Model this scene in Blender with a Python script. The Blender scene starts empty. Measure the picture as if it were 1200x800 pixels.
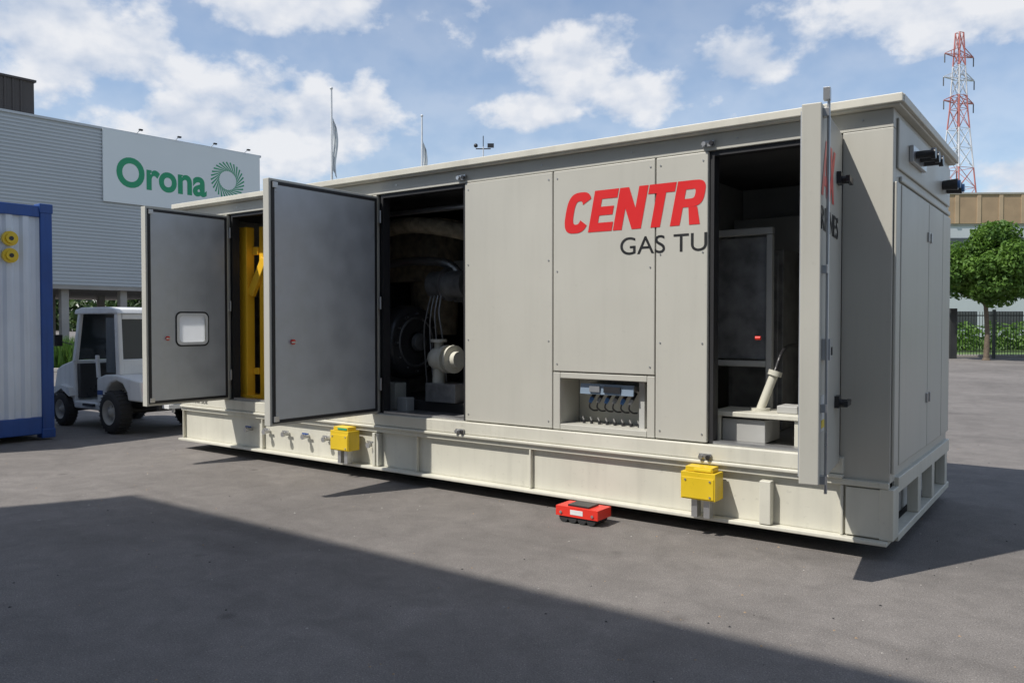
import bpy,bmesh,math,random
from mathutils import Vector,Matrix
random.seed(7)
sc=bpy.context.scene
sc.view_settings.view_transform='Standard'
try: sc.view_settings.look='None'
except: pass
sc.view_settings.exposure=0
YAW=math.radians(36.1)
CAM=Vector((1.154,-6.013,1.65))
# ---------------------------------------------------------------- site frame
def FR(r,f,ang=0,z=0):
    R=Vector((math.cos(YAW),math.sin(YAW),0)); F=Vector((-math.sin(YAW),math.cos(YAW),0))
    p=Vector((CAM.x,CAM.y,0))+R*r+F*f; p.z=z
    return Matrix.Translation(p)@Matrix.Rotation(YAW+math.radians(ang),4,'Z')
def FP(r,f,z=0): return FR(r,f,0,z).to_translation()
# ---------------------------------------------------------------- materials
def nd(nt,t,**k):
    n=nt.nodes.new(t)
    for a,b in k.items(): setattr(n,a,b)
    return n
def mat(name,col,rough=.5,metal=0,var=.06,scale=2.5,bump=0,bscale=80,streak=0,spec=.5,det=4,speck=0):
    m=bpy.data.materials.new(name); m.use_nodes=True; nt=m.node_tree
    b=nt.nodes['Principled BSDF']; L=nt.links.new
    b.inputs['Roughness'].default_value=rough; b.inputs['Metallic'].default_value=metal
    b.inputs['Specular IOR Level'].default_value=spec
    tc=nd(nt,'ShaderNodeTexCoord')
    n=nd(nt,'ShaderNodeTexNoise'); n.inputs['Scale'].default_value=scale; n.inputs['Detail'].default_value=det
    L(tc.outputs['Object'],n.inputs['Vector'])
    mr=nd(nt,'ShaderNodeMapRange'); mr.inputs[1].default_value=.3; mr.inputs[2].default_value=.7
    mr.inputs[3].default_value=1-var; mr.inputs[4].default_value=1+var
    L(n.outputs['Fac'],mr.inputs[0]); out=mr.outputs[0]
    if streak:
        mp=nd(nt,'ShaderNodeMapping'); mp.inputs['Scale'].default_value=(9,9,.6)
        L(tc.outputs['Object'],mp.inputs['Vector'])
        n2=nd(nt,'ShaderNodeTexNoise'); n2.inputs['Scale'].default_value=1.3; n2.inputs['Detail'].default_value=4
        L(mp.outputs[0],n2.inputs['Vector'])
        m2=nd(nt,'ShaderNodeMapRange'); m2.inputs[1].default_value=.5; m2.inputs[2].default_value=.75
        m2.inputs[3].default_value=1; m2.inputs[4].default_value=1-streak
        L(n2.outputs['Fac'],m2.inputs[0])
        mm=nd(nt,'ShaderNodeMath',operation='MULTIPLY'); L(out,mm.inputs[0]); L(m2.outputs[0],mm.inputs[1]); out=mm.outputs[0]
    if speck:
        n4=nd(nt,'ShaderNodeTexNoise'); n4.inputs['Scale'].default_value=22; n4.inputs['Detail'].default_value=3; n4.inputs['Roughness'].default_value=.7
        L(tc.outputs['Object'],n4.inputs['Vector'])
        m4=nd(nt,'ShaderNodeMapRange'); m4.inputs[1].default_value=.62; m4.inputs[2].default_value=.74
        m4.inputs[3].default_value=1; m4.inputs[4].default_value=1-speck
        L(n4.outputs['Fac'],m4.inputs[0])
        mm=nd(nt,'ShaderNodeMath',operation='MULTIPLY'); L(out,mm.inputs[0]); L(m4.outputs[0],mm.inputs[1]); out=mm.outputs[0]
    sv=nd(nt,'ShaderNodeVectorMath',operation='SCALE'); sv.inputs[0].default_value=col[:3]
    L(out,sv.inputs['Scale']); L(sv.outputs[0],b.inputs['Base Color'])
    r2=nd(nt,'ShaderNodeMapRange'); r2.inputs[1].default_value=.3; r2.inputs[2].default_value=.7
    r2.inputs[3].default_value=max(.02,rough-.08); r2.inputs[4].default_value=min(1,rough+.08)
    L(n.outputs['Fac'],r2.inputs[0]); L(r2.outputs[0],b.inputs['Roughness'])
    if bump:
        nb=nd(nt,'ShaderNodeTexNoise'); nb.inputs['Scale'].default_value=bscale; nb.inputs['Detail'].default_value=2
        L(tc.outputs['Object'],nb.inputs['Vector'])
        bp=nd(nt,'ShaderNodeBump'); bp.inputs['Strength'].default_value=bump; bp.inputs['Distance'].default_value=.01
        L(nb.outputs['Fac'],bp.inputs['Height']); L(bp.outputs[0],b.inputs['Normal'])
    return m
PANEL=mat('panel_paint',(.485,.474,.418),.42,var=.035,scale=1.2,streak=.04,bump=.07,bscale=4,speck=.06)
SKID=mat('skid_cream_paint',(.60,.585,.50),.42,var=.05,streak=.10,speck=.15)
ROOFP=mat('roof_paint',(.60,.58,.50),.5,var=.06,streak=.08)
GALV=mat('galvanised_sheet',(.45,.475,.50),.42,.35,var=.07,scale=5,bump=.03,bscale=300)
STEEL=mat('brushed_steel',(.5,.5,.5),.35,.8,var=.1)
GASKET=mat('black_rubber',(.018,.018,.02),.6)
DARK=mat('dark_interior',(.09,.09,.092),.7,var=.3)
CHAS=mat('black_chassis',(.03,.03,.03),.6,var=.2)
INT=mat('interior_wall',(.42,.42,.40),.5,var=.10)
BLACK=mat('black_plastic',(.025,.025,.027),.35)
FLYW=mat('black_casting',(.07,.07,.072),.3,.2,var=.2)
YEL=mat('yellow_paint',(.72,.50,.02),.38,var=.08,streak=.1,speck=.2)
CRANE=mat('orange_yellow_paint',(.90,.52,.03),.4)
RED=mat('red_paint',(.72,.035,.02),.4,var=.1)
LRED=mat('lettering_red',(.66,.02,.02),.4,var=.02)
LBLK=mat('lettering_black',(.02,.02,.02),.4)
BLUE=mat('blue_paint',(.015,.07,.28),.42,var=.12,streak=.2)
WHITEC=mat('white_container_paint',(.64,.69,.76),.45,var=.05,streak=.12)
TWHITE=mat('tractor_white',(.72,.73,.72),.35,var=.06,streak=.12,speck=.12)
TYRE=mat('tyre_rubber',(.025,.025,.026),.8,var=.25,bump=.2)
HUB=mat('wheel_hub',(.35,.34,.31),.5,var=.25)
WOOD=mat('timber',(.28,.17,.09),.8,var=.3,scale=9)
GREEN=mat('logo_green',(.02,.30,.14),.5,var=.03)
SIGNW=mat('sign_white',(.72,.76,.76),.5,var=.02,scale=.4)
CLAD=mat('grey_cladding',(.40,.43,.45),.5,.1,var=.05,scale=.3)
CLADL=mat('grey_cladding_rib',(.48,.51,.53),.45,.1,var=.05,scale=.3)
DCLAD=mat('dark_roof_cladding',(.07,.06,.055),.6,var=.1,scale=.5)
CONC=mat('concrete',(.36,.34,.31),.8,var=.12,scale=1,bump=.2,bscale=30)
TAN=mat('tan_brick',(.34,.24,.15),.8,var=.12,scale=.8)
TANL=mat('tan_brick_light',(.39,.29,.19),.8,var=.1,scale=.8)
BARK=mat('bark',(.13,.10,.07),.9,var=.3,scale=12,bump=.5,bscale=25)
FENCE=mat('fence_black',(.02,.025,.022),.5)
POLE=mat('pole_white',(.6,.62,.63),.4)
PWH=mat('pylon_white',(.58,.59,.61),.5); PRD=mat('pylon_hazy_red',(.46,.17,.15),.5)  # pylon red is desaturated, putting distance haze into its colour
HOODW=mat('exhaust_insulation',(.34,.28,.19),.8,var=.4,scale=10,bump=.6,bscale=20)
ENGG=mat('engine_grey',(.26,.26,.26),.42,.4,var=.3,scale=8)
BLUEP=mat('blue_plug',(.08,.20,.45),.4)
BLUEG=mat('blue_grey_paint',(.20,.26,.33),.4)
SIGNP=mat('label_yellow',(.8,.6,.03),.5)
GLASS=mat('dark_window_glass',(.03,.04,.045),.08,0,var=.05,spec=.8)
def frosted():
    m=bpy.data.materials.new('frosted_pane'); m.use_nodes=True; nt=m.node_tree
    b=nt.nodes['Principled BSDF']; b.inputs['Base Color'].default_value=(.75,.78,.8,1); b.inputs['Roughness'].default_value=.3
    t=nd(nt,'ShaderNodeBsdfTranslucent'); t.inputs['Color'].default_value=(.95,.96,.97,1)
    mx=nd(nt,'ShaderNodeMixShader'); mx.inputs[0].default_value=.75
    nt.links.new(b.outputs[0],mx.inputs[1]); nt.links.new(t.outputs[0],mx.inputs[2]); nt.links.new(mx.outputs[0],nt.nodes['Material Output'].inputs[0])
    return m
FROST=frosted()
def leafmat(name,c1,c2,sc_=1.2):
    m=bpy.data.materials.new(name); m.use_nodes=True; nt=m.node_tree; L=nt.links.new
    b=nt.nodes['Principled BSDF']; b.inputs['Roughness'].default_value=.6
    tc=nd(nt,'ShaderNodeTexCoord'); n=nd(nt,'ShaderNodeTexNoise'); n.inputs['Scale'].default_value=sc_; n.inputs['Detail'].default_value=5
    L(tc.outputs['Object'],n.inputs['Vector'])
    r=nd(nt,'ShaderNodeValToRGB'); r.color_ramp.elements[0].position=.35; r.color_ramp.elements[1].position=.65
    r.color_ramp.elements[0].color=(*c1,1); r.color_ramp.elements[1].color=(*c2,1)
    L(n.outputs['Fac'],r.inputs[0]); L(r.outputs[0],b.inputs['Base Color'])
    t=nd(nt,'ShaderNodeBsdfTranslucent'); L(r.outputs[0],t.inputs['Color'])
    mx=nd(nt,'ShaderNodeMixShader'); mx.inputs[0].default_value=.35
    L(b.outputs[0],mx.inputs[1]); L(t.outputs[0],mx.inputs[2]); L(mx.outputs[0],nt.nodes['Material Output'].inputs[0])
    return m
LEAF=leafmat('tree_leaves',(.05,.12,.015),(.14,.26,.035))
LEAFD=leafmat('distant_leaves',(.03,.06,.02),(.07,.12,.035),.2)
GRS=leafmat('grass_blades',(.05,.12,.02),(.13,.24,.04))
LAWN=mat('lawn',(.09,.15,.035),.9,var=.3,scale=1.5,bump=.5,bscale=30)
def asphalt():
    m=bpy.data.materials.new('asphalt'); m.use_nodes=True; nt=m.node_tree; L=nt.links.new
    b=nt.nodes['Principled BSDF']; tc=nd(nt,'ShaderNodeTexCoord')
    def noise(s,d=6,r=.6,vec=None,dist=0):
        n=nd(nt,'ShaderNodeTexNoise'); n.inputs['Scale'].default_value=s; n.inputs['Detail'].default_value=d; n.inputs['Roughness'].default_value=r; n.inputs['Distortion'].default_value=dist
        L(vec or tc.outputs['Object'],n.inputs['Vector']); return n.outputs['Fac']
    def mr(src,a,b_,c,d):
        x=nd(nt,'ShaderNodeMapRange'); x.inputs[1].default_value=a;x.inputs[2].default_value=b_;x.inputs[3].default_value=c;x.inputs[4].default_value=d
        L(src,x.inputs[0]); return x.outputs[0]
    def mul(a,b_):
        x=nd(nt,'ShaderNodeMath',operation='MULTIPLY'); L(a,x.inputs[0]); L(b_,x.inputs[1]); return x.outputs[0]
    big=mr(noise(.30,7,.66),.36,.64,.82,1.15)
    med=mr(noise(3.5,5,.72,None,.6),.3,.7,.84,1.15)
    fine=mr(noise(120,2,.7),.3,.7,.66,1.34)
    mp=nd(nt,'ShaderNodeMapping'); mp.inputs['Scale'].default_value=(.25,2.2,1); mp.inputs['Rotation'].default_value=(0,0,.35); L(tc.outputs['Object'],mp.inputs[0])
    st=mr(noise(.8,4,.5,mp.outputs[0]),.56,.70,1,.84)
    v=nd(nt,'ShaderNodeTexVoronoi'); v.inputs['Scale'].default_value=60; L(tc.outputs['Object'],v.inputs['Vector'])
    ag=mr(v.outputs['Distance'],.0,.28,1.6,.94)
    sp=nd(nt,'ShaderNodeTexVoronoi'); sp.inputs['Scale'].default_value=1.3; L(tc.outputs['Object'],sp.inputs['Vector'])
    spot=mr(sp.outputs['Distance'],.02,.09,.62,1)
    tot=mul(mul(mul(big,med),mul(fine,st)),mul(ag,spot))
    sv=nd(nt,'ShaderNodeVectorMath',operation='SCALE'); sv.inputs[0].default_value=(.196,.180,.166)
    L(tot,sv.inputs['Scale']); L(sv.outputs[0],b.inputs['Base Color'])
    b.inputs['Roughness'].default_value=.85; b.inputs['Specular IOR Level'].default_value=.3
    bp=nd(nt,'ShaderNodeBump'); bp.inputs['Strength'].default_value=.6; bp.inputs['Distance'].default_value=.008
    L(fine,bp.inputs['Height']); L(bp.outputs[0],b.inputs['Normal'])
    return m
ASPH=asphalt()
# ---------------------------------------------------------------- builder
def empty(name):
    e=bpy.data.objects.new(name,None); e.empty_display_size=.3; sc.collection.objects.link(e); return e
class B:
    def __init__(s,M=None):
        s.bm=bmesh.new(); s.mats=[]; s.M=M or Matrix.Identity(4)
    def mi(s,m):
        if m not in s.mats: s.mats.append(m)
        return s.mats.index(m)
    def v(s,p): return s.bm.verts.new(s.M@Vector(p))
    def hexa(s,ps,m):
        vs=[s.v(p) for p in ps]; i=s.mi(m)
        for f in ((0,3,2,1),(4,5,6,7),(0,1,5,4),(1,2,6,5),(2,3,7,6),(3,0,4,7)):
            fc=s.bm.faces.new([vs[k] for k in f]); fc.material_index=i
    def box(s,x0,x1,y0,y1,z0,z1,m):
        x0,x1=min(x0,x1),max(x0,x1); y0,y1=min(y0,y1),max(y0,y1); z0,z1=min(z0,z1),max(z0,z1)
        s.hexa([(x0,y0,z0),(x1,y0,z0),(x1,y1,z0),(x0,y1,z0),(x0,y0,z1),(x1,y0,z1),(x1,y1,z1),(x0,y1,z1)],m)
    def beam(s,a,b,w,h,m):
        a=Vector(a);b=Vector(b); d=(b-a).normalized()
        up=Vector((0,0,1)) if abs(d.z)<.95 else Vector((0,1,0))
        sx=d.cross(up).normalized()*w/2; sy=sx.cross(d).normalized()*h/2
        s.hexa([a-sx-sy,a+sx-sy,a+sx+sy,a-sx+sy,b-sx-sy,b+sx-sy,b+sx+sy,b-sx+sy],m)
    def cyl(s,a,b,r0,r1,m,seg=16,caps=True):
        a=Vector(a);b=Vector(b); d=(b-a).normalized()
        up=Vector((0,0,1)) if abs(d.z)<.95 else Vector((0,1,0))
        u=d.cross(up).normalized(); w=u.cross(d).normalized(); i=s.mi(m)
        pa=[];pb=[]
        for k in range(seg):
            t=2*math.pi*k/seg; o=u*math.cos(t)+w*math.sin(t); pa.append(a+o*r0); pb.append(b+o*r1)
        va=[s.v(p) for p in pa]; vb=[s.v(p) for p in pb]
        for k in range(seg):
            f=s.bm.faces.new([va[k],vb[k],vb[(k+1)%seg],va[(k+1)%seg]]); f.material_index=i; f.smooth=True
        if caps:
            f=s.bm.faces.new([s.v(p) for p in pa]); f.material_index=i
            f=s.bm.faces.new([s.v(p) for p in reversed(pb)]); f.material_index=i
    def tube(s,pts,r,m,seg=10):
        for a,b in zip(pts[:-1],pts[1:]): s.cyl(a,b,r,r,m,seg)
        for p in pts[1:-1]: s.sph(p,r*1.0,m)
    def curve(s,pts,r,m,seg=8,n=6):
        P=[Vector(p) for p in pts]; P=[P[0]*2-P[1]]+P+[P[-1]*2-P[-2]]; out=[]
        for i in range(1,len(P)-2):
            for k in range(n):
                t=k/n; a,b,c,d=P[i-1:i+3]
                out.append(.5*((2*b)+(c-a)*t+(2*a-5*b+4*c-d)*t*t+(3*b-a-3*c+d)*t**3))
        out.append(P[-2])
        for a,b in zip(out[:-1],out[1:]): s.cyl(a,b,r,r,m,seg,False)
    def sph(s,c,r,m,sz=1):
        i=s.mi(m); q=bmesh.ops.create_icosphere(s.bm,subdivisions=2,radius=r,matrix=s.M@Matrix.Translation(Vector(c))@Matrix.Diagonal((1,1,sz,1)))
        for v in q['verts']:
            for f in v.link_faces: f.material_index=i; f.smooth=True
    def lathe(s,c,prof,m,seg=32,axis='y'):
        i=s.mi(m); c=Vector(c); rings=[]
        for (r,h) in prof:
            ring=[]
            for k in range(seg):
                t=2*math.pi*k/seg
                o=Vector((r*math.cos(t),h,r*math.sin(t))) if axis=='y' else Vector((h,r*math.cos(t),r*math.sin(t)))
                ring.append(s.v(c+o))
            rings.append(ring)
        for a,b in zip(rings[:-1],rings[1:]):
            for k in range(seg):
                f=s.bm.faces.new([a[k],a[(k+1)%seg],b[(k+1)%seg],b[k]]); f.material_index=i; f.smooth=True
    def prof(s,pts,y0,y1,m):
        i=s.mi(m); a=[s.v((x,y0,z)) for x,z in pts]; b=[s.v((x,y1,z)) for x,z in pts]; n=len(pts)
        s.bm.faces.new(a).material_index=i; s.bm.faces.new(b[::-1]).material_index=i
        for k in range(n): s.bm.faces.new([a[k],b[k],b[(k+1)%n],a[(k+1)%n]]).material_index=i
    def obj(s,name,parent=None,bevel=0,seg=2,recalc=True):
        if recalc: bmesh.ops.recalc_face_normals(s.bm,faces=s.bm.faces[:])
        me=bpy.data.meshes.new(name); s.bm.to_mesh(me); s.bm.free()
        for m in s.mats: me.materials.append(m)
        o=bpy.data.objects.new(name,me); sc.collection.objects.link(o)
        if parent: o.parent=parent
        if bevel:
            b=o.modifiers.new('bevel','BEVEL'); b.width=bevel; b.segments=seg; b.limit_method='ANGLE'; b.angle_limit=math.radians(40)
        return o
def text(name,body,m,x0,x1,z0,z1,y,parent,M=None,shear=0,offset=0):
    c=bpy.data.curves.new(name,'FONT'); c.body=body; c.size=1; c.shear=shear; c.offset=offset; c.extrude=.002; c.resolution_u=6
    t=bpy.data.objects.new('tmp',c); sc.collection.objects.link(t)
    dg=bpy.context.evaluated_depsgraph_get(); me=bpy.data.meshes.new_from_object(t.evaluated_get(dg))
    bpy.data.objects.remove(t)
    xs=[v.co.x for v in me.vertices]; ys=[v.co.y for v in me.vertices]
    a,b_,c0,d=min(xs),max(xs),min(ys),max(ys)
    M=M or Matrix.Identity(4)
    for v in me.vertices:
        v.co=M@Vector((x0+(v.co.x-a)/(b_-a)*(x1-x0), y-v.co.z, z0+(v.co.y-c0)/(d-c0)*(z1-z0)))
    me.name=name; me.materials.clear(); me.materials.append(m)
    o=bpy.data.objects.new(name,me); sc.collection.objects.link(o); o.parent=parent; return o
def glyph(ch):
    s=.27; t=.215; P=[]
    def ring(cx,cz,ax,az,ix,iz,a0,a1,n=20,e=2.9):
        def se(a,rx,rz):
            c,s_=math.cos(a),math.sin(a); return (cx+rx*math.copysign(abs(c)**(2/e),c), cz+rz*math.copysign(abs(s_)**(2/e),s_))
        for k in range(n):
            u=math.radians(a0+(a1-a0)*k/n); v=math.radians(a0+(a1-a0)*(k+1)/n)
            P.append([se(u,ax,az),se(v,ax,az),se(v,ix,iz),se(u,ix,iz)])
    w=.80
    if ch=='C': ring(.40,.5,.40,.5,.13,.285,32,328,30)
    if ch=='E':
        w=.74; P+=[[(0,0),(s,0),(s,1),(0,1)],[(s,0),(w,0),(w,t),(s,t)],[(s,.39),(w-.06,.39),(w-.06,.60),(s,.60)],[(s,1-t),(w,1-t),(w,1),(s,1)]]
    if ch=='N':
        w=.84; P+=[[(0,0),(s,0),(s,1),(0,1)],[(w-s,0),(w,0),(w,1),(w-s,1)],[(s,1),(s,.50),(w-s,0),(w-s,.50)]]
    if ch=='T':
        w=.76; P+=[[(0,1-t),(w,1-t),(w,1),(0,1)],[(w/2-s/2,0),(w/2+s/2,0),(w/2+s/2,1-t),(w/2-s/2,1-t)]]
    if ch=='R':
        w=.82; P+=[[(0,0),(s,0),(s,1),(0,1)],[(s,1-.20),(.46,1-.20),(.46,1),(s,1)],[(s,.40),(.46,.40),(.46,.59),(s,.59)]]
        ring(.46,.70,.34,.30,.08,.105,-90,90,14)
        P+=[[(.42,.40),(.66,.40),(w,0),(w-.29,0)]]
    if ch=='A':
        w=.92; P+=[[(0,0),(.27,0),(.46,.76),(.32,1)],[(w-.27,0),(w,0),(w-.32,1),(.46,.76)],[(.32,1),(.46,.76),(w-.32,1)],[(.32,.19),(w-.32,.19),(w-.37,.37),(.37,.37)]]
    if ch=='X':
        w=.90; P+=[[(0,0),(.30,0),(.45,.30),(.60,0),(.90,0),(.62,.5),(.88,1),(.59,1),(.45,.71),(.31,1),(.02,1),(.28,.5)]]
    return P,w
def heavy(name,word,x0,H,z0,y,parent,M=None,gap=.035,shear=.20,wscale=.86,x1=None):
    b=B(M); i=b.mi(LRED); gl=[glyph(c) for c in word]
    tot=sum(w for _,w in gl)+gap*(len(word)-1)
    k=wscale*H if x1 is None else (x1-x0-shear*H)/tot
    cx=0
    for P,w in gl:
        for poly in P:
            vs=[b.v((x0+(cx+px)*k+shear*pz*H, y, z0+pz*H)) for px,pz in poly]
            b.bm.faces.new(vs).material_index=i
        cx+=w+gap
    b.obj(name,parent)
def leaves(name,clumps,n,size,m,parent=None):
    vs=[];fs=[]
    tot=sum(r[0]*r[1]*r[2] for _,r in clumps)
    for c,r in clumps:
        k=int(n*r[0]*r[1]*r[2]/tot)
        for _ in range(k):
            d=Vector((random.gauss(0,1),random.gauss(0,1),random.gauss(0,1))).normalized()
            q=random.random()**.35
            p=Vector(c)+Vector((d.x*r[0]*q,d.y*r[1]*q,d.z*r[2]*q))
            nrm=(d*.7+Vector((random.gauss(0,1),random.gauss(0,1),random.gauss(0,1)+.4))*.6).normalized()
            u=nrm.orthogonal().normalized(); u=(Matrix.Rotation(random.random()*6.28,3,nrm)@u); w=nrm.cross(u)
            sz=size*random.uniform(.6,1.4); i=len(vs)
            vs+= [p-u*sz, p-w*sz*.55+nrm*sz*.15, p+u*sz, p+w*sz*.55+nrm*sz*.15]; fs.append((i,i+1,i+2,i+3))
    me=bpy.data.meshes.new(name); me.from_pydata(vs,[],fs); me.materials.append(m)
    o=bpy.data.objects.new(name,me); sc.collection.objects.link(o)
    if parent:o.parent=parent
    return o
# ================================================================ GROUND
b=B(); b.box(-900,900,-900,900,-.2,0,ASPH); b.obj('asphalt_ground')
def sheet(name,pts,z,m):
    b=B(); i=b.mi(m); f=b.bm.faces.new([b.v((*FP(r,q)[:2],z)) for r,q in pts]); f.material_index=i; return b.obj(name)
sheet('grass_verge',[(13,38.5),(120,38.5),(400,500),(-60,500),(9,120)],.10,LAWN)
sheet('grass_verge',[(-60,27),(-11,27),(-11,33),(-60,33)],.10,LAWN)
b=B(FR(0,0)); b.box(12.5,120,38.25,38.5,0,.13,CONC); b.box(-60,-11,26.8,27,0,.13,CONC); b.obj('kerb',bevel=.02)
# scattered grit and small debris on the yard
random.seed(12)
b=B()
for k in range(520):
    f=random.uniform(2.0,11); r=random.uniform(-.7,.7)*f; p=FP(r,f,0); q=random.uniform(.003,.010)
    i=b.mi(random.choice([CONC,CHAS,TAN]))
    vs=[b.v((p.x+q*math.cos(a)*random.uniform(.7,1.3),p.y+q*math.sin(a)*random.uniform(.7,1.3),.0005)) for a in (0,1.4,2.9,4.5)]; top=b.v((p.x,p.y,q*.8))
    for j in range(4): b.bm.faces.new([vs[j],vs[(j+1)%4],top]).material_index=i
b.obj('grit')

# ================================================================ GAS TURBINE CONTAINER
E=empty('gas_turbine_container')
LEN=8.6; W=2.5; ZT=2.99
b=B()
b.box(-LEN-.08,.05,-.06,W+.05,3.12,3.17,ROOFP)
b.box(-LEN-.10,.07,-.085,-.045,3.135,3.195,ROOFP); b.box(-LEN-.10,.07,W+.03,W+.07,3.135,3.195,ROOFP)
b.box(.045,.075,-.045,W+.03,3.135,3.195,ROOFP)
b.obj('roof',E,.006)
b=B()
b.box(-LEN,0,0,.10,ZT,3.118,PANEL)
b.box(-LEN,-.02,W-.1,W,.56,3.118,PANEL)
b.box(-LEN,-LEN+.08,.102,W-.102,.56,3.118,PANEL)
b.box(-.33,0,0,.10,.50,ZT-.002,PANEL)
b.box(-.08,0,.102,W,.50,3.118,PANEL)
b.box(-3.79,-2.775,.05,.10,.70,ZT-.002,GASKET); b.box(-2.775,-1.77,.05,.10,1.215,ZT-.002,GASKET); b.box(-1.77,-1.325,.05,.10,.70,ZT-.002,GASKET)
for a,c in ((4.95,6.42),(7.56,8.6)): b.box(-c,-a,.05,.10,.70,ZT-.002,GASKET)
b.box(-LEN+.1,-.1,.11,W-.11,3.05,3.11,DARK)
b.obj('frame',E,.004)
b=B()
g=.005
def panel(s0,s1,z0,z1): b.box(-s1+g,-s0-g,-.008,.046,z0+g,z1-g,PANEL)
panel(1.325,1.778,.70,ZT); panel(1.778,2.775,1.215,ZT); panel(2.775,3.79,.70,ZT)
panel(4.98,5.7,.70,ZT); panel(5.7,6.42,.70,ZT); panel(7.60,8.6,.70,ZT)
b.obj('side_panels',E,.007)
b=B()
def bolts(s0,s1,z0,z1,nz):
    for i in range(nz):
        z=z0+.07+(z1-z0-.14)*i/(nz-1)
        for s in (s0+.045,s1-.045): b.cyl((-s,-.013,z),(-s,0,z),.007,.007,STEEL,8)
bolts(1.325,1.778,.70,ZT,4); bolts(1.778,2.775,1.215,ZT,3); bolts(2.775,3.79,.70,ZT,4); bolts(4.98,5.7,.7,ZT,4); bolts(5.7,6.42,.7,ZT,4)
for s in [i*.9+.2 for i in range(10)]: b.cyl((-s,-.006,3.06),(-s,0,3.06),.007,.007,STEEL,8)
b.obj('panel_bolts',E)
b=B()
b.box(-LEN,-.30,-.035,.11,.575,.695,SKID); b.box(-LEN,-.30,-.055,.05,.545,.573,SKID)
b.obj('door_sill',E,.008)
b=B()
b.box(-2.772,-2.70,-.006,.32,.703,1.21,PANEL); b.box(-1.85,-1.781,-.006,.32,.703,1.21,PANEL)
b.box(-2.698,-1.852,-.006,.32,1.16,1.21,PANEL); b.box(-2.698,-1.852,-.006,.32,.703,.755,PANEL)
b.box(-2.70,-1.85,.32,.34,.703,1.21,PANEL)
b.obj('socket_recess',E,.005)
b=B()
b.hexa([(-2.50,.06,1.085),(-2.02,.06,1.085),(-2.02,.31,1.03),(-2.50,.31,1.03),(-2.50,.05,1.10),(-2.02,.05,1.10),(-2.02,.31,1.12),(-2.50,.31,1.12)],STEEL)
b.hexa([(-2.52,.04,1.03),(-2.0,.04,1.03),(-2.0,.05,1.12),(-2.52,.05,1.12),(-2.52,.055,1.03),(-2.0,.055,1.03),(-2.0,.062,1.12),(-2.52,.062,1.12)],BLUEG)
b.box(-2.42,-2.32,.028,.04,1.05,1.10,STEEL); b.box(-2.28,-2.12,.028,.04,1.05,1.10,BLACK)
for i in range(6):
    x=-2.45+i*.078
    b.cyl((x,.20,1.04),(x,.13,.985),.017,.017,BLACK,12); b.cyl((x,.13,.985),(x-.004,.10,.95),.020,.015,BLUEP if i%2==0 else STEEL,12)
    b.curve([(x-.004,.10,.95),(x-.01,.10,.91),(x+.01,.13,.88),(x+.025,.18,.875)],.008,BLACK,6,4)
for i in range(8):
    x=-2.55+i*.078
    b.cyl((x,.16,.755),(x,.16,.785),.014,.014,BLACK,10); b.cyl((x,.16,.785),(x-.008,.15,.815),.009,.008,STEEL,8)
b.obj('cable_sockets',E)
b=B()
b.box(-LEN,0,-.03,.14,.50,.543,SKID)
b.box(-LEN,0,.012,.04,.14,.50,SKID)
b.box(-LEN,0,-.08,.16,.112,.14,SKID)
b.box(-LEN,0,W-.14,W,.105,.50,SKID)
for s in (.30,3.0,4.4,6.9,8.56): b.box(-s-.02,-s,-.028,.011,.142,.498,SKID)
b.box(-.285,-.03,-.022,.011,.15,.49,SKID)
b.box(-.06,.03,.163,W,.105,.16,SKID); b.box(-.06,.03,-.026,.16,.142,.499,SKID); b.box(-.06,.03,.163,W,.45,.56,SKID)
for y in (.95,1.6,2.3): b.box(-.055,.025,y,y+.12,.161,.449,SKID)
b.box(-.12,-.10,.165,W-.145,.161,.449,INT)
for x in (-2,-4.3,-6.5): b.box(x-.08,x+.08,.165,W-.145,.12,.48,CHAS)
b.box(-LEN+.02,-.02,.145,W-.145,.50,.60,CHAS)
b.box(-LEN,-LEN+.1,.165,W-.145,.105,.499,SKID)
b.box(-.885,-.80,-.078,-.0,.145,.47,SKID)
b.box(-5.02,-4.98,-.05,.01,.145,.49,SKID); b.box(-4.96,-4.93,-.05,.01,.145,.49,SKID)
b.obj('skid_frame',E,.006)
b=B()
b.box(-LEN+.09,-.09,.112,W-.105,.605,.69,ENGG)
b.box(-1.98,-1.93,.11,W-.105,.692,3.045,INT)
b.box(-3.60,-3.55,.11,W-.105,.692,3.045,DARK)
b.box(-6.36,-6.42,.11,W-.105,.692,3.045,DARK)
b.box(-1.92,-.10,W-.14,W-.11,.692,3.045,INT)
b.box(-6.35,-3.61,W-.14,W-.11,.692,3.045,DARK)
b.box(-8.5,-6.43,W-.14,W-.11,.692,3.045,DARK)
b.obj('interior_lining',E)
b=B()
for s0,s1 in ((.333,1.32),(3.795,4.945),(6.425,7.555)):
    b.box(-s0-.03,-s0,.02,.12,.70,ZT-.004,GASKET); b.box(-s1,-s1+.03,.02,.12,.70,ZT-.004,GASKET)
    b.box(-s1+.031,-s0-.031,.02,.12,ZT-.04,ZT-.004,GASKET); b.box(-s1+.031,-s0-.031,.02,.12,.698,.72,STEEL)
b.obj('door_gaskets',E)
b=B()
for s in (3.82,1.325):
    for z,yy in ((3.04,-.01),(.60,-.04)):
        b.box(-s-.05,-s+.05,yy-.012,yy,z-.02,z+.025,STEEL)
        b.cyl((-s-.03,yy-.035,z),(-s-.03,yy,z),.018,.018,STEEL,10); b.cyl((-s+.03,yy-.035,z),(-s+.03,yy,z),.018,.018,BLACK,10)
b.obj('door_catches',E)
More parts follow.
